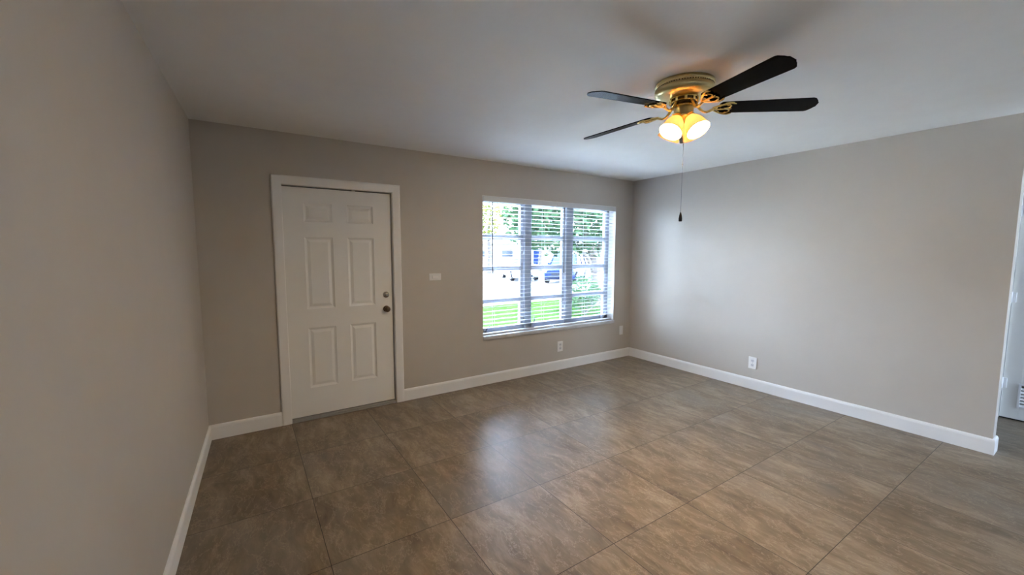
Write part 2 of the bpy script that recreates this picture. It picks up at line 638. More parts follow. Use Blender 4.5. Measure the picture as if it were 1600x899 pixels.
def baseboard(name, pts, label, close_ends=True):
    """pts: polyline on the floor along the wall face, room on the left-hand side of travel"""
    prof = [(0, 0), (BT, 0), (BT, BH - .022), (BT - .003, BH - .010), (BT - .008, BH - .002), (0, BH)]
    b = bmesh.new()
    n = len(pts)
    rings = []
    for i, p in enumerate(pts):
        p = Vector((p[0], p[1]))
        dirs = []
        if i > 0:
            dirs.append((p - Vector(pts[i - 1][:2])).normalized())
        if i < n - 1:
            dirs.append((Vector(pts[i + 1][:2]) - p).normalized())
        nr = [Vector((-d.y, d.x)) for d in dirs]
        if len(nr) == 2:
            mm = (nr[0] + nr[1]).normalized()
            mm = mm / mm.dot(nr[0])
        else:
            mm = nr[0]
        rings.append([b.verts.new((p.x + mm.x * o, p.y + mm.y * o, z)) for o, z in prof])
    k = len(prof)
    for a, c in zip(rings[:-1], rings[1:]):
        for i in range(k):
            b.faces.new((a[i], a[(i + 1) % k], c[(i + 1) % k], c[i]))
    b.faces.new(rings[0])
    b.faces.new(rings[-1][::-1])
    bmesh.ops.recalc_face_normals(b, faces=b.faces)
    mb = MB()
    mb.add(b)
    return tag(mb.build(name, M['trim']), label, 'baseboard', kind='structure')


CAS = .078
CX0, CX1 = DX0 - CAS, DX1 + .012 + CAS
# wall faces: room on the left of travel
e = .0005
baseboard('baseboard_left', [(e, -BT), (LX(RY1) + e, RY1)], 'white baseboard along the left wall')
baseboard('baseboard_front', [(CX0 - .001, -e), (LX(-.001) + e, -e)], 'short white baseboard between left corner and door casing')
baseboard('baseboard_front', [(W - BT - e, -e), (CX1 + .001, -e)], 'long white baseboard under the window')
baseboard('baseboard_right', [(W + .115 + e, WEND + .3), (W + .115 + e, WEND - e), (W - e, WEND - e), (W - e, -.001)],
          'white baseboard along the right wall wrapping its free end')

# ------------------------------------------------------------------ front door (door_1)
door = tag(empty('door_1', ((DX0 + DX1) / 2, 0.02, 0)), 'white six-panel front door in a white casing', 'door', kind='structure')
dcx = (DX0 + DX1) / 2


def panel_slab(x0, x1, y_front, y_back, z0, z1, xs, zs, axis='y'):
    """slab whose front face (at y_front, facing -Y) carries raised panels; xs/zs lists of (lo, hi)"""
    b = bmesh.new()
    X = sorted({x0, x1, *[v for p in xs for v in p]})
    Z = sorted({z0, z1, *[v for p in zs for v in p]})
    g = [[b.verts.new((x, y_front, z)) for z in Z] for x in X]
    pan = []
    for i in range(len(X) - 1):
        for j in range(len(Z) - 1):
            f = b.faces.new((g[i][j], g[i + 1][j], g[i + 1][j + 1], g[i][j + 1]))
            if any(abs(X[i] - p[0]) < 1e-6 for p in xs) and any(abs(Z[j] - q[0]) < 1e-6 for q in zs):
                pan.append(f)
    bmesh.ops.recalc_face_normals(b, faces=b.faces)
    b.normal_update()
    if b.faces[0].normal.y > 0:
        bmesh.ops.reverse_faces(b, faces=b.faces)
        b.normal_update()
    # sticking ring, groove and raised field
    for th, dp in ((.005, -.004), (.012, -.005), (.005, 0.0), (.022, .006)):
        bmesh.ops.inset_individual(b, faces=pan, thickness=th, depth=dp, use_even_offset=True)
    # back and sides
    c = [b.verts.new((x, y_back, z)) for x, z in ((x0, z0), (x1, z0), (x1, z1), (x0, z1))]
    b.faces.new((c[3], c[2], c[1], c[0]))
    col = lambda i: [g[i][j] for j in range(len(Z))]
    row = lambda j: [g[i][j] for i in range(len(X))]
    b.faces.new(row(0) + [c[1], c[0]])
    b.faces.new(row(-1) + [c[2], c[3]])
    b.faces.new(col(0) + [c[3], c[0]])
    b.faces.new(col(-1) + [c[2], c[1]])
    bmesh.ops.recalc_face_normals(b, faces=b.faces)
    return b


mb = MB()
PX = [(0.750, 0.982), (1.106, 1.342)]
PZ = [(0.285, 0.832), (1.004, 1.640), (1.772, 1.936)]
sb = panel_slab(DX0, DX1, 0.02, 0.064, .032, DZ1, PX, PZ)
mb.add(sb, Matrix.Translation((-dcx, -.02, 0)))
mb.build('door_slab', M['door'], door)
# jamb + stop + dark seal
mb = MB()
mb.box(OX0 - dcx, DX0 - .004 - dcx, -.02, T - .02, 0, OZ1, .001)
mb.box(DX1 + .010 - dcx, OX1 - dcx, -.02, T - .02, 0, OZ1, .001)
mb.box(OX0 - dcx, OX1 - dcx, -.02, T - .02, DZ1 + .010, OZ1, .001)
mb.build('jamb', M['trim'], door)
mb = MB()
mb.box(DX0 - .004 - dcx, DX0 + .01 - dcx, .040, .10, .03, DZ1 + .010)
mb.box(DX1 - .01 - dcx, DX1 + .010 - dcx, .040, .10, .03, DZ1 + .010)
mb.box(DX0 - dcx, DX1 - dcx, .040, .10, DZ1 - .01, DZ1 + .010)
tag(mb.build('weather_seal', M['gap'], door), 'dark seal in the gap around the slab')
MB().box(1.155 - dcx, 1.185 - dcx, -.012, .01, DZ1 - .001, DZ1 + .0105, .002).build('seal_clip', M['trim'], door)
# casing: mitred moulding
mb = MB()


def casing(mb, x0, x1, z1, cw, ox, oy=0.0):
    prof = [(0, 0), (0, .010), (.006, .0135), (.030, .0155), (.052, .0175), (.068, .0175), (cw, .012), (cw, 0)]
    b = bmesh.new()
    path = [((x0, 0.0), (-1, 0)), ((x0, z1), (-1, 1)), ((x1, z1), (1, 1)), ((x1, 0.0), (1, 0))]
    rings = []
    for (x, z), (ux, uz) in path:
        rings.append([b.verts.new((x + ux * o - ox, oy - d, z + uz * o)) for o, d in prof])
    k = len(prof)
    for a, c in zip(rings[:-1], rings[1:]):
        for i in range(k):
            b.faces.new((a[i], a[(i + 1) % k], c[(i + 1) % k], c[i]))
    b.faces.new(rings[0])
    b.faces.new(rings[-1][::-1])
    bmesh.ops.recalc_face_normals(b, faces=b.faces)
    mb.add(b)


casing(mb, DX0 - .002, DX1 + .014, DZ1 + .011, CAS - .002, dcx, -.0205)
mb.build('casing', M['trim'], door)
mb = MB()
mb.box(DX0 - .004 - dcx, DX1 + .010 - dcx, -.035, .10, 0, .012, .003)
mb.box(DX0 - .004 - dcx, DX1 + .010 - dcx, -.008, .05, .012, .024, .004)
mb.box(DX0 - .004 - dcx, DX1 + .010 - dcx, .035, .10, .012, .034, .001)
tag(mb.build('threshold', M['alu'], door), 'dull grey metal threshold under the slab')
RY = Matrix.Rotation(PI / 2, 4, 'X')      # lathe Z -> -Y
mb = MB()
mb.lathe([(0, .0), (.031, .0), (.031, .004), (.028, .010), (.022, .016), (.013, .017), (.0125, .012), (0, .012)], 32,
         Matrix.Translation((1.446 - dcx, 0, 1.094)) @ RY)
db = mb.build('deadbolt', M['nickel'], door, True)
tag(db, 'round satin nickel deadbolt')
mb = MB().box(1.442 - dcx, 1.450 - dcx, -.026, -.010, 1.082, 1.106, .003)
mb.build('thumb_turn', M['nickel'], db)
mb = MB()
mb.lathe([(0, 0), (.031, 0), (.031, .004), (.026, .008), (.013, .010), (.012, .020), (.018, .024), (.027, .033), (.029, .042),
          (.026, .050), (.014, .056), (0, .057)], 32, Matrix.Translation((1.446 - dcx, 0, 0.955)) @ RY)
tag(mb.build('door_knob', M['bronze'], door, True), 'dark bronze round knob')

# ------------------------------------------------------------------ window (window_1)
win = tag(empty('window_1', ((WX0 + WX1) / 2, .12, WZ0)), 'wide three-bay awning window with white frame bars', 'window', kind='structure')
wcx = (WX0 + WX1) / 2
GY = .0                            # local y of the frame front (world .12)
mb = MB()
rel = lambda v: v - wcx
rz_ = lambda v: v - WZ0
FY0, FY1 = .0, .06
# perimeter and mullions
mb.box(rel(WX0), rel(WX0) + .055, FY0, FY1, .045, rz_(WZ1), .003)
mb.box(rel(WX1) - .060, rel(WX1), FY0, FY1, .045, rz_(WZ1), .003)
mb.box(rel(WX0), rel(WX1), FY0, FY1, rz_(WZ1) - .055, rz_(WZ1), .003)
mb.box(rel(WX0), rel(WX1), FY0, FY1, .045, .105, .003)
MULL = [(3.155, 3.245), (3.812, 3.920)]
for a, c in MULL:
    mb.box(rel(a), rel(c), -.022, FY1, .045, rz_(WZ1), .004)
    mb.box(rel(a) - .028, rel(a), FY0 + .012, FY1, .045, rz_(WZ1), .003)
    mb.box(rel(c), rel(c) + .02, FY0 + .012, FY1, .045, rz_(WZ1), .003)
mb.build('window_frame', M['vinyl'], win)
bays = [(WX0 + .055, MULL[0][0] - .028), (MULL[0][1] + .02, MULL[1][0] - .028), (MULL[1][1] + .02, WX1 - .060)]
rows = [0.62, 0.935, 1.315, 1.682, WZ1 - .055]
for (a, c) in bays:
    for j in range(4):
        z0, z1 = rows[j], rows[j + 1]
        mb = MB()
        s0 = .028 if j else .005
        s1 = .028 if j < 3 else .005
        sash = MB()
        sash.box(rel(a) + .002, rel(c) - .002, .008, .048, rz_(z0) + (.001 if j else 0), rz_(z0) + s0, .003)
        sash.box(rel(a) + .002, rel(c) - .002, .008, .048, rz_(z1) - s1, rz_(z1) - .001, .003)
        sash.box(rel(a) + .002, rel(a) + .014, .008, .048, rz_(z0), rz_(z1), .003)
        sash.box(rel(c) - .014, rel(c) - .002, .008, .048, rz_(z0), rz_(z1), .003)
        so = sash.build('sash', M['vinyl'], win)
        MB().box(rel(a) + .012, rel(c) - .012, .026, .031, rz_(z0) + s0 - .004, rz_(z1) - s1 + .004).build('pane', M['glass'], so)
# awning operators at the foot of each bay
for x, dark in ((3.262, 0), (4.50, 0)):
    mb = MB()
    mb.box(rel(x) - .02, rel(x) + .02, -.04, -.001, .06, .115, .008)
    mb.tube([(rel(x), -.035, .10), (rel(x) + .012, -.055, .125), (rel(x) + .022, -.06, .16), (rel(x) + .012, -.058, .19)], .008, 8)
    mb.build('crank_handle', M['vinyl'], win, True)
mb = MB().tube([(rel(2.60), -.03, .075), (rel(2.605), -.045, .10), (rel(2.625), -.05, .125), (rel(2.655), -.05, .14)], [.006, .006, .007, .008], 8)
mb.lathe([(0, 0), (.014, 0), (.014, .03), (0, .03)], 12, Matrix.Translation((rel(2.60), -.03, .05)))
tag(mb.build('crank_handle', M['cord'], win, True), 'dark curved crank handle')
# white boards lining the opening
mb = MB()
mb.box(rel(WX0), rel(WX0) + .004, -.119, .0, .045, rz_(WZ1))
mb.box(rel(WX1) - .004, rel(WX1), -.119, .0, .045, rz_(WZ1))
mb.box(rel(WX0), rel(WX1), -.119, .0, rz_(WZ1) - .003, rz_(WZ1))
mb.build('reveal_lining', M['trim'], win)
# stone sill
mb = MB().box(rel(WX0) + .001, rel(WX1) - .001, -.145, .10, 0.0, .045, .006)
mb.build('window_sill', M['marble'], win, True)

# ------------------------------------------------------------------ blinds
VZ0, VZ1 = 2.066, 2.124


def blind(x0, x1, wand_x, label, wand_len):
    root = tag(empty('window_blind', ((x0 + x1) / 2, .05, WZ1 - .003)), label, 'window blind', 'slatted blinds in the window')
    cx = (x0 + x1) / 2
    L_ = lambda v: v - cx
    zt = WZ1 - .003
    mb = MB().box(L_(x0), L_(x1), -.052, -.043, VZ0 - zt, VZ1 - zt, .003)
    mb.box(L_(x0), L_(x0) + .008, -.045, .0, VZ0 - zt, VZ1 - zt, .002)
    mb.box(L_(x1) - .008, L_(x1), -.045, .0, VZ0 - zt, VZ1 - zt, .002)
    mb.build('valance', M['slat'], root)
    MB().box(L_(x0) + .012, L_(x1) - .012, -.025, .035, -.052, 0, .003).build('head_rail', M['slat'], root)
    mb = MB()
    z = 2.045
    zs = []
    while z > WZ0 + .095:
        zs.append(z)
        z -= .0468
    for z in zs:
        # gently bowed slat, nearly level
        b = bmesh.new()
        rows_ = []
        for k in range(7):
            t = k / 6 - .5
            y = t * .050
            zz = .0022 * (1 - (2 * t) ** 2) - y * .05
            rows_.append([b.verts.new((L_(x0) + .006, y + .005, zz + z - zt)), b.verts.new((L_(x1) - .006, y + .005, zz + z - zt))])
        for k in range(6):
            b.faces.new((rows_[k][0], rows_[k][1], rows_[k + 1][1], rows_[k + 1][0]))
        r = bmesh.ops.extrude_face_region(b, geom=b.faces[:])
        for v in r['geom']:
            if isinstance(v, bmesh.types.BMVert):
                v.co.z -= .0028
        bmesh.ops.recalc_face_normals(b, faces=b.faces)
        mb.add(b)
    mb.build('slats', M['slat'], root)
    zb = WZ0 + .048
    MB().box(L_(x0) + .006, L_(x1) - .006, -.022, .032, zb - zt, zb + .018 - zt, .004).build('bottom_rail', M['slat'], root)
    n = 3
    for i in range(n):
        x = x0 + .16 + (x1 - x0 - .32) * i / (n - 1)
        mb = MB()
        for y in (-.021, .031):
            mb.tube([(L_(x), y, -.045), (L_(x), y, zb + .004 - zt)], .0011, 5)
        mb.build('ladder_cord', M['ladder'], root)
    zt2 = VZ0 - .004
    mb = MB().tube([(L_(wand_x), -.038, zt2 + .02 - zt), (L_(wand_x), -.040, zt2 - wand_len - zt)], .006, 8)
    mb.tube([(L_(wand_x), -.040, zt2 - wand_len - zt), (L_(wand_x), -.040, zt2 - wand_len - .035 - zt)], [.006, .009], 8)
    mb.build('tilt_wand', M['cord'], root, True)
    return root


XM = 3.566
bl = blind(WX0 + .012, XM - .004, 2.650, 'left white slatted blind, its dark wand near the window edge', .76)
br = blind(XM + .004, WX1 - .004, 3.700, 'right white slatted blind beside the bare right-hand wall', .78)
# knotted cord ends on the left blind
cx = (WX0 + .012 + XM - .004) / 2
mb = MB()
for dx in (-.03, .0, .035):
    pts = [(2.650 - cx + dx * t + .01 * math.sin(t * 5), -.05, -0.83 - .03 * t ** .5 + (.03 * t if dx else -.02 * t)) for t in [i / 6 for i in range(7)]]
    mb.tube(pts, .003, 6)
mb.build('cord_tassel', M['ladder'], bl, True)

# ------------------------------------------------------------------ wall plates
sw = tag(empty('light_switch', (1.950, 0, 1.253)), 'white horizontal rocker light switch between door and window', 'switch')
MB().box(-.066, .066, -.007, 0, -.036, .036, .004).build('plate', M['plate'], sw)
MB().box(-.034, .034, -.009, -.006, -.0165, .0165, .001).build('switch_frame', M['receptacle'], sw)
b = bmesh.new()
bmesh.ops.create_cube(b, size=1)
for v in b.verts:
    v.co = Vector((v.co.x * .062, v.co.y * .008 - .010 - (.008 if (v.co.z < 0 and v.co.y < 0) else 0), v.co.z * .029))
mb = MB()
mb.add(b)
mb.build('rocker', M['plate'], sw)


def outlet(loc, rz, label):
    o = tag(empty('wall_outlet', loc, rz), label, 'outlet', 'duplex wall outlets')
    MB().box(-.044, .044, -.007, 0, -.066, .066, .004).build('plate', M['plate'], o)
    for s in (-1, 1):
        ol = []
        for k in range(24):
            a = 2 * PI * k / 24
            ol.append((.0172 * math.cos(a), max(-.0145, min(.0145, .0185 * math.sin(a)))))
        mb = MB().prism(ol, .003, Matrix.Translation((0, -.006, s * .0245)) @ RY)
        r = mb.build('receptacle', M['receptacle'], o)
        mb = MB()
        for x in (-.0065, .0065):
            mb.box(x - .0012, x + .0012, -.0096, -.0086, s * .0245 + .000, s * .0245 + .009)
        mb.lathe([(0, 0), (.0026, 0), (.0026, .001), (0, .001)], 10, Matrix.Translation((0, -.0086, s * .0245 - .007)) @ RY)
        mb.build('slots', M['slot'], r)
    MB().lathe([(0, 0), (.0035, 0), (.003, .0015), (0, .002)], 12, Matrix.Translation((0, -.0065, 0)) @ RY).build('screw', M['nickel'], o)
    return o


outlet((3.645, 0, .301), 0, 'white duplex outlet under the window above the long baseboard')
outlet((W, -1.736, .294), -PI / 2, 'white duplex outlet low on the bare right-hand wall')
bp_ = tag(empty('blank_plate', (4.774, 0, .393)), 'narrow blank white cover plate between window and room corner', 'cover plate')
MB().box(-.037, .037, -.007, 0, -.064, .064, .004).build('plate', M['plate'], bp_)
for z in (-.042, .042):
    mb = MB().lathe([(0, 0), (.0035, 0), (.003, .0015), (0, .002)], 12, Matrix.Translation((0, -.0065, z)) @ RY)
    mb.build('screw', M['plate'], bp_)

# ------------------------------------------------------------------ closet door in the passage (door_2)
hd = tag(empty('door_2', (HALLX, (HY0 + HY1) / 2, 0)), 'white closet door with a louvred vent beyond the right wall', 'door', kind='structure')
hc = (HY0 + HY1) / 2
gz0, gz1, gy0, gy1 = .14, .33, HY0 + .10, -3.497
mb = MB()
mb.box(.012, .047, HY0 - hc, gy0 - hc, .014, HZ1, .002)
mb.box(.012, .047, gy1 - hc, HY1 - hc, .014, HZ1, .002)
mb.box(.012, .047, gy0 - hc, gy1 - hc, .014, gz0, .002)
mb.box(.012, .047, gy0 - hc, gy1 - hc, gz1, HZ1, .002)
mb.build('door_slab', M['door'], hd)
mb = MB()
mb.box(.004, .012, gy0 - hc - .015, gy0 - hc, gz0 - .015, gz1 + .015, .001)
mb.box(.004, .012, gy1 - hc, gy1 - hc + .015, gz0 - .015, gz1 + .015, .001)
mb.box(.004, .012, gy0 - hc, gy1 - hc, gz0 - .015, gz0, .001)
mb.box(.004, .012, gy0 - hc, gy1 - hc, gz1, gz1 + .015, .001)
z = gz0 + .006
while z < gz1 - .006:
    b = bmesh.new()
    bmesh.ops.create_cube(b, size=1)
    bmesh.ops.scale(b, vec=(.026, gy1 - gy0, .003), verts=b.verts)
    mb.add(b, Matrix.Translation((.020, (gy0 + gy1) / 2 - hc, z)) @ Matrix.Rotation(-.7, 4, 'Y'))
    z += .030
mb.build('vent_louvre', M['metalwhite'], hd)
mb = MB()
mb.box(.0, .12, HY1 + .003 - hc, HY1 + .012 - hc, 0, HZ1 + .012, .001)
mb.box(.0, .12, HY0 - .012 - hc, HY0 - .003 - hc, 0, HZ1 + .012, .001)
mb.box(.0, .12, HY0 - .012 - hc, HY1 + .012 - hc, HZ1 + .003, HZ1 + .012, .001)
mb.build('jamb', M['trim'], hd)
mb = MB()
mb.box(.03, .06, HY0 - hc, HY1 - hc, .0, .014)  # solid dark strip standing in for the shade below the slab
tag(mb.build('gap_shade_strip', M['gap'], hd), 'near-black strip painted as the shade under the slab')
mb = MB()
b = bmesh.new()
prof = [(0, 0), (0, .010), (.006, .013), (.045, .016), (.055, .012), (.055, 0)]
rings = []
for (y, z), (uy, uz) in [((HY1 + .006, 0), (1, 0)), ((HY1 + .006, HZ1 + .006), (1, 1)), ((HY0 - .006, HZ1 + .006), (-1, 1)), ((HY0 - .006, 0), (-1, 0))]:
    rings.append([b.verts.new((-d - .0005, y + uy * o - hc, z + uz * o)) for o, d in prof])
for a, c in zip(rings[:-1], rings[1:]):
    for i in range(len(prof)):
        j = (i + 1) % len(prof)
        b.faces.new((a[i], a[j], c[j], c[i]))
b.faces.new(rings[0])
b.faces.new(rings[-1][::-1])
bmesh.ops.recalc_face_normals(b, faces=b.faces)
mb.add(b)
mb.build('casing', M['trim'], hd)
for z in (.332, 1.118, 1.885):
    mb = MB()
    mb.lathe([(0, -.05), (.006, -.05), (.009, -.046), (.009, .046), (.006, .05), (0, .05)], 12, Matrix.Translation((-.008, HY1 - hc + .004, z)))
    mb.box(.003, .0125, HY1 - hc - .026, HY1 - hc, z - .045, z + .045, .001)
    mb.build('hinge', M['metalwhite'], hd, True)
MB().lathe([(0, 0), (.03, 0), (.03, .004), (.012, .010), (.012, .03), (.026, .045), (.026, .056), (.012, .066), (0, .067)], 24,
           Matrix.Translation((.012, HY0 + .07 - hc, .96)) @ Matrix.Rotation(-PI / 2, 4, 'Y')).build('door_knob', M['nickel'], hd, True)

# ------------------------------------------------------------------ ceiling fan
FX, FY = 2.517, -2.443
fan = tag(empty('ceiling_fan', (FX, FY, H)), 'brass flush-mount ceiling fan with black blades and four lit lamps', 'ceiling fan')
# local z = world z - H
mb = MB()
mb.lathe([(0, 0), (.160, 0), (.164, -.003), (.165, -.012), (.165, -.022), (.1635, -.024), (.1615, -.026), (.1615, -.033), (.1635, -.035),
          (.166, -.038), (.1665, -.052), (.164, -.062), (.154, -.072), (.135, -.080), (.108, -.084), (.085, -.085), (0, -.085)], 64)
mh = mb.build('motor_housing', M['satinbrass'], fan, True, 50)
mb = MB()
for k in range(72):                   # dotted vent band
    a = 2 * PI * k / 72
    b = bmesh.new()
    bmesh.ops.create_cube(b, size=1)
    bmesh.ops.scale(b, vec=(.0035, .006, .0048), verts=b.verts)
    mb.add(b, Matrix.Rotation(a, 4, 'Z') @ Matrix.Translation((.1612, 0, -.0295)))
tag(mb.build('vent_band', M['darkbrass'], mh), 'band of small dark vent slots')
# polished lower hub: dark core, brass rings and posts
mb = MB()
mb.lathe([(0, -.084), (.074, -.084), (.076, -.090), (.074, -.110), (.070, -.118), (.066, -.126), (.055, -.136), (0, -.136)], 48)
tag(mb.build('motor_hub', M['darkbrass'], fan, True), 'dark polished hub under the housing')
mb = MB()
mb.lathe([(.074, -.086), (.081, -.087), (.083, -.090), (.081, -.093), (.074, -.094)], 48)
mb.lathe([(.072, -.106), (.079, -.107), (.081, -.110), (.079, -.113), (.072, -.114)], 48)
for k in range(10):
    a = 2 * PI * k / 10 + .1
    b = bmesh.new()
    bmesh.ops.create_cube(b, size=1)
    bmesh.ops.scale(b, vec=(.008, .014, .024), verts=b.verts)
    mb.add(b, Matrix.Rotation(a, 4, 'Z') @ Matrix.Translation((.077, 0, -.10)))
mb.lathe([(.060, -.128), (.066, -.129), (.068, -.133), (.066, -.137), (.058, -.138)], 48)
mb.build('hub_ring', M['brass'], fan, True)

# blades and irons: fitted from the photograph
Z0 = 2.3624 - H
TH0 = -1.9701
OFF = [.0724, -.0366, 0.0, -.0509, .0151]
PITCH = [-.2219 - .0635, -.2219 - .0359, -.2219, -.2219 + .0193, -.2219 + .0801]
DROOP = [-.0365 + .0036, -.0365 + .016, -.0365, -.0365 - .0219, -.0365 - .0182]
BL, BWD = .7106, .1232
for k in range(5):
    a = TH0 + k * 2 * PI / 5 + OFF[k]
    d = Vector((math.cos(a), math.sin(a), DROOP[k]))
    tt = Vector((-math.sin(a), math.cos(a), 0))
    p = PITCH[k]
    tw = tt * math.cos(p) + Vector((0, 0, 1)) * math.sin(p)
    nn = d.cross(tw).normalized()
    mtx = Matrix((d, tw, nn)).transposed().to_4x4()
    mtx.translation = Vector((0, 0, Z0))
    h0, h1 = .052, BWD / 2
    out = [(.190, -h0 * .62), (.200, -h0 * .92), (.215, -h0), (BL - .044, -h1), (BL - .030, -h1 * .93), (BL - .012, -.036), (BL - .008, -.026), (BL, -.018),
           (BL, .018), (BL - .008, .026), (BL - .012, .036), (BL - .030, h1 * .93), (BL - .044, h1), (.215, h0), (.200, h0 * .92), (.190, h0 * .62)]
    mb = MB().prism(out, .0055, mtx @ Matrix.Translation((0, 0, .001)), bevel=.0012)
    mb.build('blade', M['blade'], fan)
    # iron: curved neck from the hub, then an openwork scroll plate under the blade root
    mi = MB()
    hubz = -.112 - Z0
    neck = []
    for i in range(9):
        t = i / 8
        r_ = .066 + t * .100
        zz = (hubz * (1 - t) ** 1.6) - .030 * math.sin(PI * min(1, t * 1.05)) * (1 - .2 * t) - .006 * t
        neck.append(mtx @ Vector((r_, 0, 0)) + Vector((0, 0, zz)) * (1.0))
    mi.tube(neck, [.0095, .009, .008, .0075, .007, .007, .0075, .008, .008], 8)

    def loc(s, t, z=-.0045):
        return mtx @ Vector((s, t, z))
    # two outer scrolls, inner lobe
    for sg in (-1, 1):
        pts = []
        for i in range(15):
            t = i / 14
            pts.append(loc(.160 + .115 * t, sg * (.006 + .048 * math.sin(PI * min(t * .62, .5) / 1.0) ** 1.0 * (1 if t < .8 else 1 - (t - .8) * .9))))
        mi.tube(pts, [.0055] * 13 + [.0045, .003], 7)
        pts = []
        for i in range(13):
            t = i / 12
            aa = PI * (1.0 - 1.55 * t)
            pts.append(loc(.225 + .030 * math.cos(aa), sg * (.020 + .022 * math.sin(aa) * (1 - .25 * t))))
        mi.tube(pts, [.0048] * 11 + [.004, .003], 7)
    mi.tube([loc(.160, 0), (loc(.20, 0)), loc(.245, 0), loc(.262, 0)], [.007, .0065, .006, .004], 7)
    for s, t in ((.205, 0), (.235, .036), (.235, -.036)):
        mi.lathe([(0, -.004), (.006, -.003), (.007, 0), (.007, .004), (0, .004)], 10, mtx @ Matrix.Translation((s, t, -.006)))
    mi.build('blade_iron', M['brass'], fan, True)

# light kit
mb = MB()
mb.lathe([(0, -.134), (.050, -.134), (.054, -.140), (.055, -.150), (.055, -.182), (.058, -.186), (.058, -.194), (.052, -.200),
          (.035, -.206), (.020, -.214), (.010, -.224), (0, -.226)], 40)
mb.build('switch_housing', M['satinbrass'], fan, True)
mb = MB()
mb.lathe([(.054, -.1835), (.060, -.185), (.061, -.189), (.060, -.193), (.054, -.195)], 40)
mb.build('fitter_ring', M['brass'], fan, True)
A4 = math.radians(176)
for k in range(4):
    a = A4 + k * PI / 2
    d = Vector((math.cos(a), math.sin(a), 0))
    ax = (d * math.sin(math.radians(34)) + Vector((0, 0, -1)) * math.cos(math.radians(34))).normalized()
    base = d * .036 + Vector((0, 0, -.186))
    q = Vector((0, 0, 1)).rotation_difference(ax).to_matrix().to_4x4()
    mtx = Matrix.Translation(base) @ q
    mb = MB()
    mb.lathe([(0, -.012), (.020, -.012), (.024, .0), (.030, .008), (.031, .022), (.029, .024), (0, .022)], 28, mtx)
    for j in range(3):
        aa = j * 2 * PI / 3 + .5
        mb.lathe([(0, 0), (.004, 0), (.0045, .004), (.0045, .009), (0, .010)], 10,
                 mtx @ Matrix.Rotation(aa, 4, 'Z') @ Matrix.Translation((.030, 0, .015)) @ Matrix.Rotation(PI / 2, 4, 'Y'))
    mb.build('lamp_holder', M['brass'], fan, True)
    mb = MB()
    outer = [(.026, .012), (.028, .022), (.036, .034), (.046, .050), (.053, .068), (.057, .088), (.060, .104), (.065, .118), (.067, .124)]
    inner = [(r - .0028, z) for r, z in reversed(outer)]
    mb.lathe(outer + [(.0665, .126), (.0645, .1255)] + inner, 36, mtx, close=True)
    sh = mb.build('lamp_shade', M['shade'], fan, True, 60)
    mb = MB()
    mb.lathe([(0, .030), (.010, .030), (.011, .042), (.015, .054), (.0205, .066), (.022, .078), (.0195, .090), (.012, .099), (0, .102)], 20, mtx)
    tag(mb.build('bulb', M['bulb'], sh, True, 80), 'glowing warm bulb')
# pull chains
mb = MB()
cx, cy = .837 * .006, -.547 * .006
zc0, zc1 = 2.300 - H, 1.757 - H
mb.tube([(cx, cy, zc0), (cx, cy, zc1)], .0014, 6)
for z in (2.158, 2.042):
    b = bmesh.new()
    bmesh.ops.create_uvsphere(b, u_segments=8, v_segments=6, radius=.0032)
    mb.add(b, Matrix.Translation((cx, cy, z - H)))
pc = mb.build('pull_chain', M['chain'], fan, True)
mb = MB()
mb.lathe([(0, .004), (.002, .004), (.004, 0), (.008, -.016), (.0105, -.034), (.0105, -.046), (.0085, -.052), (0, -.053)], 16, Matrix.Translation((cx, cy, zc1)))
tag(mb.build('chain_fob', M['fob'], pc, True), 'dark wooden fob')
mb = MB()
for i in range(14):                    # short beaded lamp chain
    b = bmesh.new()
    bmesh.ops.create_uvsphere(b, u_segments=8, v_segments=6, radius=.0022)
    mb.add(b, Matrix.Translation((-.022, -.040, -.196 - i * .0052)))
mb.tube([(-.022, -.040, -.19), (-.022, -.040, -.266)], .0008, 5)
mb.build('pull_chain', M['brass'], fan, True)

# ------------------------------------------------------------------ outdoors
GZ = -.42
tag(MB().box(-60, 90, T + .001, 4.45, GZ - .1, GZ + .02).build('walkway', M['concrete']),
    'pale concrete strip just outside the window', 'walkway', kind='structure')
lawn = MB()
lb = bmesh.new()
bmesh.ops.create_grid(lb, x_segments=120, y_segments=12, size=1)
for v in lb.verts:
    v.co = Vector((v.co.x * 60 + 15, 6.35 + v.co.y * 1.9, GZ + .02 + random.uniform(0, .03)))
lawn.add(lb)
tag(lawn.build('lawn', M['lawn']), 'bright green lawn strip outside the window', 'lawn', kind='structure')
tag(MB().box(-60, 120, 4.45, 140, GZ - .15, GZ - .01).build('street', M['street']),
    'pale sunlit driveway and street beyond the lawn', 'street', kind='structure')
tag(MB().box(-60, 60, -60, REAR - .2, -.3, -.02).build('patio', M['concrete']),
    'pale concrete yard behind the house', 'patio', kind='structure')


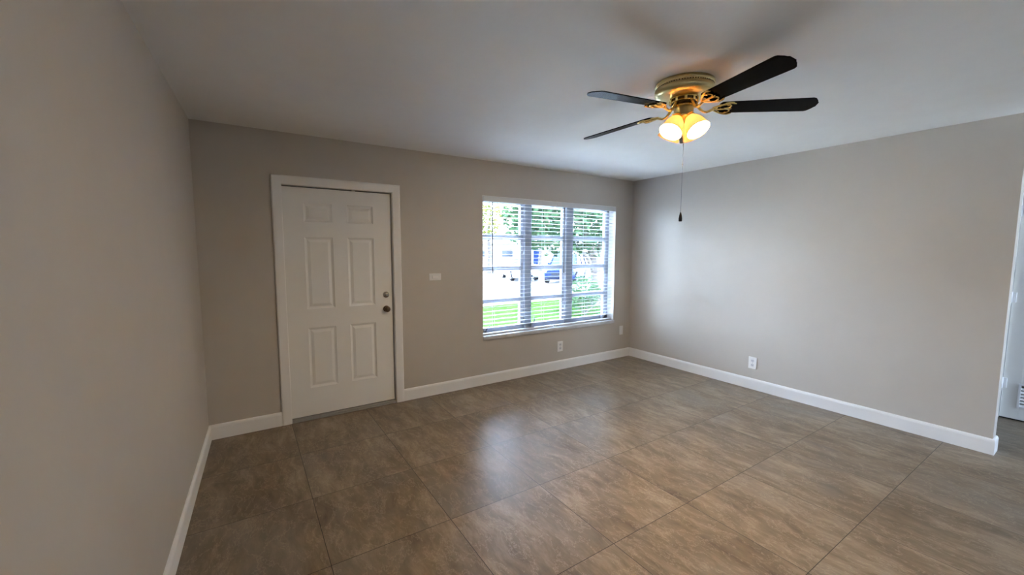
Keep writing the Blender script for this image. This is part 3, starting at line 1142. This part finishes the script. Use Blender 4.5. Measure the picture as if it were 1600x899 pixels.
def foliage_mesh(n, cen, rad, size, rnd):
    b = bmesh.new()
    for _ in range(n):
        # points in clumps near the shell of an ellipsoid
        while True:
            p = Vector((rnd.uniform(-1, 1), rnd.uniform(-1, 1), rnd.uniform(-1, 1)))
            if .25 < p.length < 1:
                break
        if math.sin(p.x * 7 + 1) * math.sin(p.y * 6) * math.sin(p.z * 7 + 2) > .22:
            continue
        c = Vector(cen) + Vector((p.x * rad[0], p.y * rad[1], p.z * rad[2]))
        s = size * rnd.uniform(.6, 1.3)
        u = Vector((rnd.uniform(-1, 1), rnd.uniform(-1, 1), rnd.uniform(-.6, .6))).normalized()
        w = u.orthogonal().normalized()
        w = (w * math.cos(rnd.random() * 6) + u.cross(w) * math.sin(rnd.random() * 6)).normalized()
        vs_ = [b.verts.new(c - u * s), b.verts.new(c + w * s * .35 + u.cross(w) * s * .1), b.verts.new(c + u * s), b.verts.new(c - w * s * .35 + u.cross(w) * s * .1)]
        b.faces.new(vs_)
    mb = MB()
    mb.add(b)
    return mb


def tree(name, loc, trunk, crown, n, size, leafm, label, cat='tree', seed=1):
    root = tag(empty(name, loc), label, cat)
    rnd = random.Random(seed)
    mb = MB()
    for pts, rs in trunk:
        mb.tube(pts, rs, 9)
    mb.build('trunk' if cat == 'tree' else 'stems', M['bark'], root, True)
    mb = MB()
    for cen, rad, nn in crown:
        f_ = foliage_mesh(nn, cen, rad, size, rnd)
        me = bpy.data.meshes.new('t')
        f_.bm.to_mesh(me)
        f_.bm.free()
        mb.bm.from_mesh(me)
        bpy.data.meshes.remove(me)
    mb.build('foliage', leafm, root)
    return root


tree('shade_tree', (10.6, 6.3, GZ + .02),
     [([(0, 0, 0), (-.05, .02, .7), (-.12, .0, 1.5), (-.35, .1, 2.3), (-.9, .2, 3.4), (-1.3, .2, 4.6)], [.24, .19, .17, .15, .11, .05]),
      ([(-.12, 0, 1.5), (.35, .2, 2.3), (.9, .3, 3.3)], [.13, .10, .05]),
      ([(-.3, .1, 2.2), (-1.1, -.2, 2.8), (-2.1, -.3, 3.3)], [.10, .08, .03]),
      ([(-.06, .0, 1.0), (-.5, .0, 1.7), (-.95, .05, 2.1)], [.09, .07, .03])],
     [((-1.5, .2, 3.9), (2.2, 1.8, 2.2), 4600), ((-.3, 0, 2.9), (.9, 1.0, 1.2), 1000), ((-2.6, .3, 2.9), (1.0, .9, .9), 700)], 0, .16, M['leaf'],
     'leafy green tree with a pale mottled trunk right of the lawn', seed=3)
tree('yellow_tree', (17.6, 26.0, GZ - .01),
     [([(0, 0, 0), (.1, 0, 1.6), (0, .1, 3.5), (.2, 0, 5.5)], [.22, .18, .14, .06])],
     [((-1.2, 0, 5.0), (3.4, 2.6, 2.0), 2600)], 0, .22, M['yleaf'],
     'yellow-green tree across the street at the left of the window', seed=5)
tree('tall_tree', (24.5, 28.0, GZ - .01),
     [([(0, 0, 0), (.1, 0, 1.8), (0, .1, 4.0), (.2, 0, 6.0)], [.26, .2, .16, .07])],
     [((0, 0, 5.8), (3.6, 3.0, 2.6), 3000)], 0, .24, M['leaf'],
     'dark green tree across the street behind the blue car', seed=8)
tree('garden_shrub', (8.75, 4.95, GZ + .02),
     [([(0, 0, 0), (-.15, .05, .35), (-.3, .1, .7)], [.03, .022, .01]), ([(0, 0, 0), (.15, .0, .4), (.3, .1, .8)], [.03, .022, .01]),
      ([(.02, 0, 0), (.02, -.1, .4), (-.05, -.1, .75)], [.03, .02, .01]), ([(0, 0, 0.05), (.35, -.05, .3), (.6, -.05, .42)], [.025, .02, .008])],
     [((0, 0, .72), (.50, .42, .50), 750), ((-.22, 0, .50), (.32, .25, .34), 240)], 0, .075, M['shrubleaf'],
     'low green shrub on the lawn at the foot of the tree', cat='shrub', seed=11)


for i, (x, y, wx, lab) in enumerate(((-12, 30, 5.8, 'unseen tree added to block low sky light, furthest left of the window view'),
                                    (1, 30, 5.8, 'unseen tree added to block low sky light, middle of the three left of the window view'),
                                    (12.6, 33, 4.6, 'unseen tree added to block low sky light, nearest to the yellow-green tree'))):
    st = tree('sky_blocker_tree', (x, y, GZ - .01), [([(0, 0, 0), (.1, 0, 1.5), (0, 0, 4)], [.3, .24, .15])],
         [((0, 0, 4.6), (wx, 3, 4.3), 2400)], 0, .55, M['leaf'], lab, seed=21 + i)
    st['kind'] = 'structure'          # wholly outside the picture; they shade the room's low sky


# cars: lofted body, separate glass, lights, wheels; x forward in local space
def car(name, loc, ang, paint, label, suv):
    root = tag(empty(name, loc, ang), label, 'car')
    hl = 2.25 if not suv else 2.35
    wd = .88 if not suv else .94
    b = bmesh.new()
    # sections along the length: x, z low, z belt, half width at sill, half width at belt
    belt = .92 if not suv else 1.08
    hood = .80 if not suv else 1.02
    sec = [(-hl, .42, belt - .10, wd * .82, wd * .80), (-hl + .12, .28, belt - .02, wd * .93, wd * .90), (-hl + .8, .24, belt, wd, wd * .96),
           (-.2, .22, belt, wd, wd * .97), (.75, .22, belt - .01, wd, wd * .95), (hl - .75, .22, hood, wd * .98, wd * .90),
           (hl - .18, .26, hood - .10, wd * .93, wd * .82), (hl, .36, hood - .22, wd * .80, wd * .72)]
    rings = []
    for x, z0, z1, w0, w1 in sec:
        zm = z0 + (z1 - z0) * .55
        pr = [(-w0 * .9, z0), (-w0, z0 + .08), (-w0 * 1.01, zm), (-w1, z1 - .05), (-w1 * .90, z1), (0, z1 + .025),
              (w1 * .90, z1), (w1, z1 - .05), (w0 * 1.01, zm), (w0, z0 + .08), (w0 * .9, z0)]
        rings.append([b.verts.new((x, y, z)) for y, z in pr])
    k = len(rings[0])
    for a, c in zip(rings[:-1], rings[1:]):
        for i in range(k):
            b.faces.new((a[i], a[(i + 1) % k], c[(i + 1) % k], c[i]))
    b.faces.new(rings[0])
    b.faces.new(rings[-1][::-1])
    bmesh.ops.recalc_face_normals(b, faces=b.faces)
    mb = MB()
    mb.add(b)
    # cabin pillars and roof
    rz1 = 1.44 if not suv else 1.76
    rf, rr = (.35, -1.15) if not suv else (.45, -1.75)
    bf, brr = (1.05, -1.85) if not suv else (1.05, -2.10)
    cab = bmesh.new()
    wt, wb = wd * .72, wd * .90
    pts = [(brr, wb, belt - .03), (rr, wt, rz1 - .04), (rf, wt, rz1 - .03), (bf, wb, belt - .03)]
    ro = [cab.verts.new((x, s * (w - .05), z + .05)) for s in (-1, 1) for x, w, z in pts[1:3]]
    re = [cab.verts.new((x, s * w, z)) for s in (-1, 1) for x, w, z in pts[1:3]]
    cab.faces.new((ro[0], ro[1], ro[3], ro[2]))
    cab.faces.new((re[0], re[1], ro[1], ro[0]))
    cab.faces.new((re[2], ro[2], ro[3], re[3]))
    cab.faces.new((re[0], ro[0], ro[2], re[2]))
    cab.faces.new((re[1], re[3], ro[3], ro[1]))
    cab.faces.new((re[0], re[2], re[3], re[1]))
    bmesh.ops.recalc_face_normals(cab, faces=cab.faces)
    mb.add(cab)
    for s in (-1, 1):
        P = [Vector((x, s * w, z)) for x, w, z in pts]
        mb.tube([P[0], P[1]], .045, 6)
        mb.tube([P[3], P[2]], .04, 6)
        xm = (rf + rr) / 2
        mb.tube([(xm, s * wb, belt - .03), (xm - .05, s * wt, rz1 - .03)], .04, 6)
        mb.box(bf - .25, bf - .08, s * (wb + .10) - .06, s * (wb + .10) + .06, belt, belt + .13, .03)
    body = mb.build('body', paint, root, True, 35)
    # glasshouse
    g = bmesh.new()
    lo = [g.verts.new((x, s * (wb - .012), belt - .03)) for s in (-1, 1) for x in (brr + .03, bf - .03)]
    hi = [g.verts.new((x, s * (wt - .012), rz1 - .03)) for s in (-1, 1) for x in (rr + .02, rf - .02)]
    for f_ in ((lo[0], lo[1], hi[1], hi[0]), (lo[2], hi[2], hi[3], lo[3]), (lo[1], lo[3], hi[3], hi[1]), (lo[0], hi[0], hi[2], lo[2]), (hi[0], hi[1], hi[3], hi[2]), (lo[0], lo[2], lo[3], lo[1])):
        g.faces.new(f_)
    bmesh.ops.recalc_face_normals(g, faces=g.faces)
    mb = MB()
    mb.add(g)
    mb.build('window_glass', M['carglass'], root)
    # nose
    mb = MB()
    mb.box(hl - .06, hl + .015, -wd * .42, wd * .42, hood - .50, hood - .36, .015)
    mb.box(hl - .06, hl + .015, -wd * .60, wd * .60, hood - .64, hood - .58, .01)
    mb.build('grille', M['grille'], root)
    for s in (-1, 1):
        mb = MB().box(hl - .16, hl - .01, min(s * wd * .50, s * wd * .80), max(s * wd * .50, s * wd * .80), hood - .36, hood - .23, .03)
        mb.build('headlight', M['lampglass'], root, True)
    R = .33 if not suv else .37
    for x in (hl - .88, -hl + .88):
        for s in (-1, 1):
            mt = Matrix.Translation((x, s * (wd - .09), R)) @ Matrix.Rotation(-s * PI / 2, 4, 'X')
            mb = MB().lathe([(.0, -.10), (R * .62, -.10), (R * .95, -.10), (R, -.07), (R, .09), (R * .95, .115), (R * .66, .115), (R * .64, .10), (0, .10)], 32, mt)
            # dark arch behind the wheel
            t_ = mb.build('wheel', M['tyre'], root, True)
            hb = MB().lathe([(R * .62, .09), (R * .64, .112), (R * .56, .112), (R * .53, .10)], 28, mt, close=True)
            hb.lathe([(0, .104), (.06, .110), (.07, .098), (0, .098)], 20, mt)
            for j in range(5):
                q = Matrix.Rotation(j * 2 * PI / 5, 4, 'Z')
                bb = bmesh.new()
                bmesh.ops.create_cube(bb, size=1)
                bmesh.ops.scale(bb, vec=(R * .55, .055, .012), verts=bb.verts)
                hb.add(bb, mt @ q @ Matrix.Translation((R * .30, 0, .106)))
            hb.build('rim', M['hub'], t_, True)
    return root


car('car', (15.9, 18.95, GZ - .01), math.atan2(-.93, -.36), M['whitecar'], 'white sedan parked on the drive, left in the window', False)
car('car', (17.3, 15.7, GZ - .01), math.atan2(-.6, -.8), M['bluecar'], 'blue sport utility car parked on the drive, behind the shrub', True)

# house across the street
hs = tag(empty('house', (36, 47, GZ - .01), math.radians(-35)), 'white single-storey house across the street', 'house')
MB().box(-9, 9, -4, 4, 0, 2.9, .02).build('wall', M['stucco'], hs)
mb = MB()
b = bmesh.new()
lo = [b.verts.new(p) for p in ((-9.6, -4.6, 2.9), (9.6, -4.6, 2.9), (9.6, 4.6, 2.9), (-9.6, 4.6, 2.9))]
hi = [b.verts.new(p) for p in ((-5.6, 0, 4.6), (5.6, 0, 4.6))]
for f_ in ((lo[0], lo[1], hi[1], hi[0]), (lo[2], lo[3], hi[0], hi[1]), (lo[1], lo[2], hi[1]), (lo[3], lo[0], hi[0]), (lo[3], lo[2], lo[1], lo[0])):
    b.faces.new(f_)
bmesh.ops.recalc_face_normals(b, faces=b.faces)
mb.add(b)
mb.build('roof', M['roof'], hs)
for x in (-6.5, -2.5, 5.5):
    fr = MB().box(x - .9, x + .9, -4.06, -3.99, .95, 2.25, .01).build('window', M['vinyl'], hs)
    MB().box(x - .8, x + .8, -4.08, -4.05, 1.05, 2.15).build('pane', M['carglass'], fr)
MB().box(1.2, 2.2, -4.06, -3.99, .0, 2.15, .01).build('door', M['bluecar'], hs)
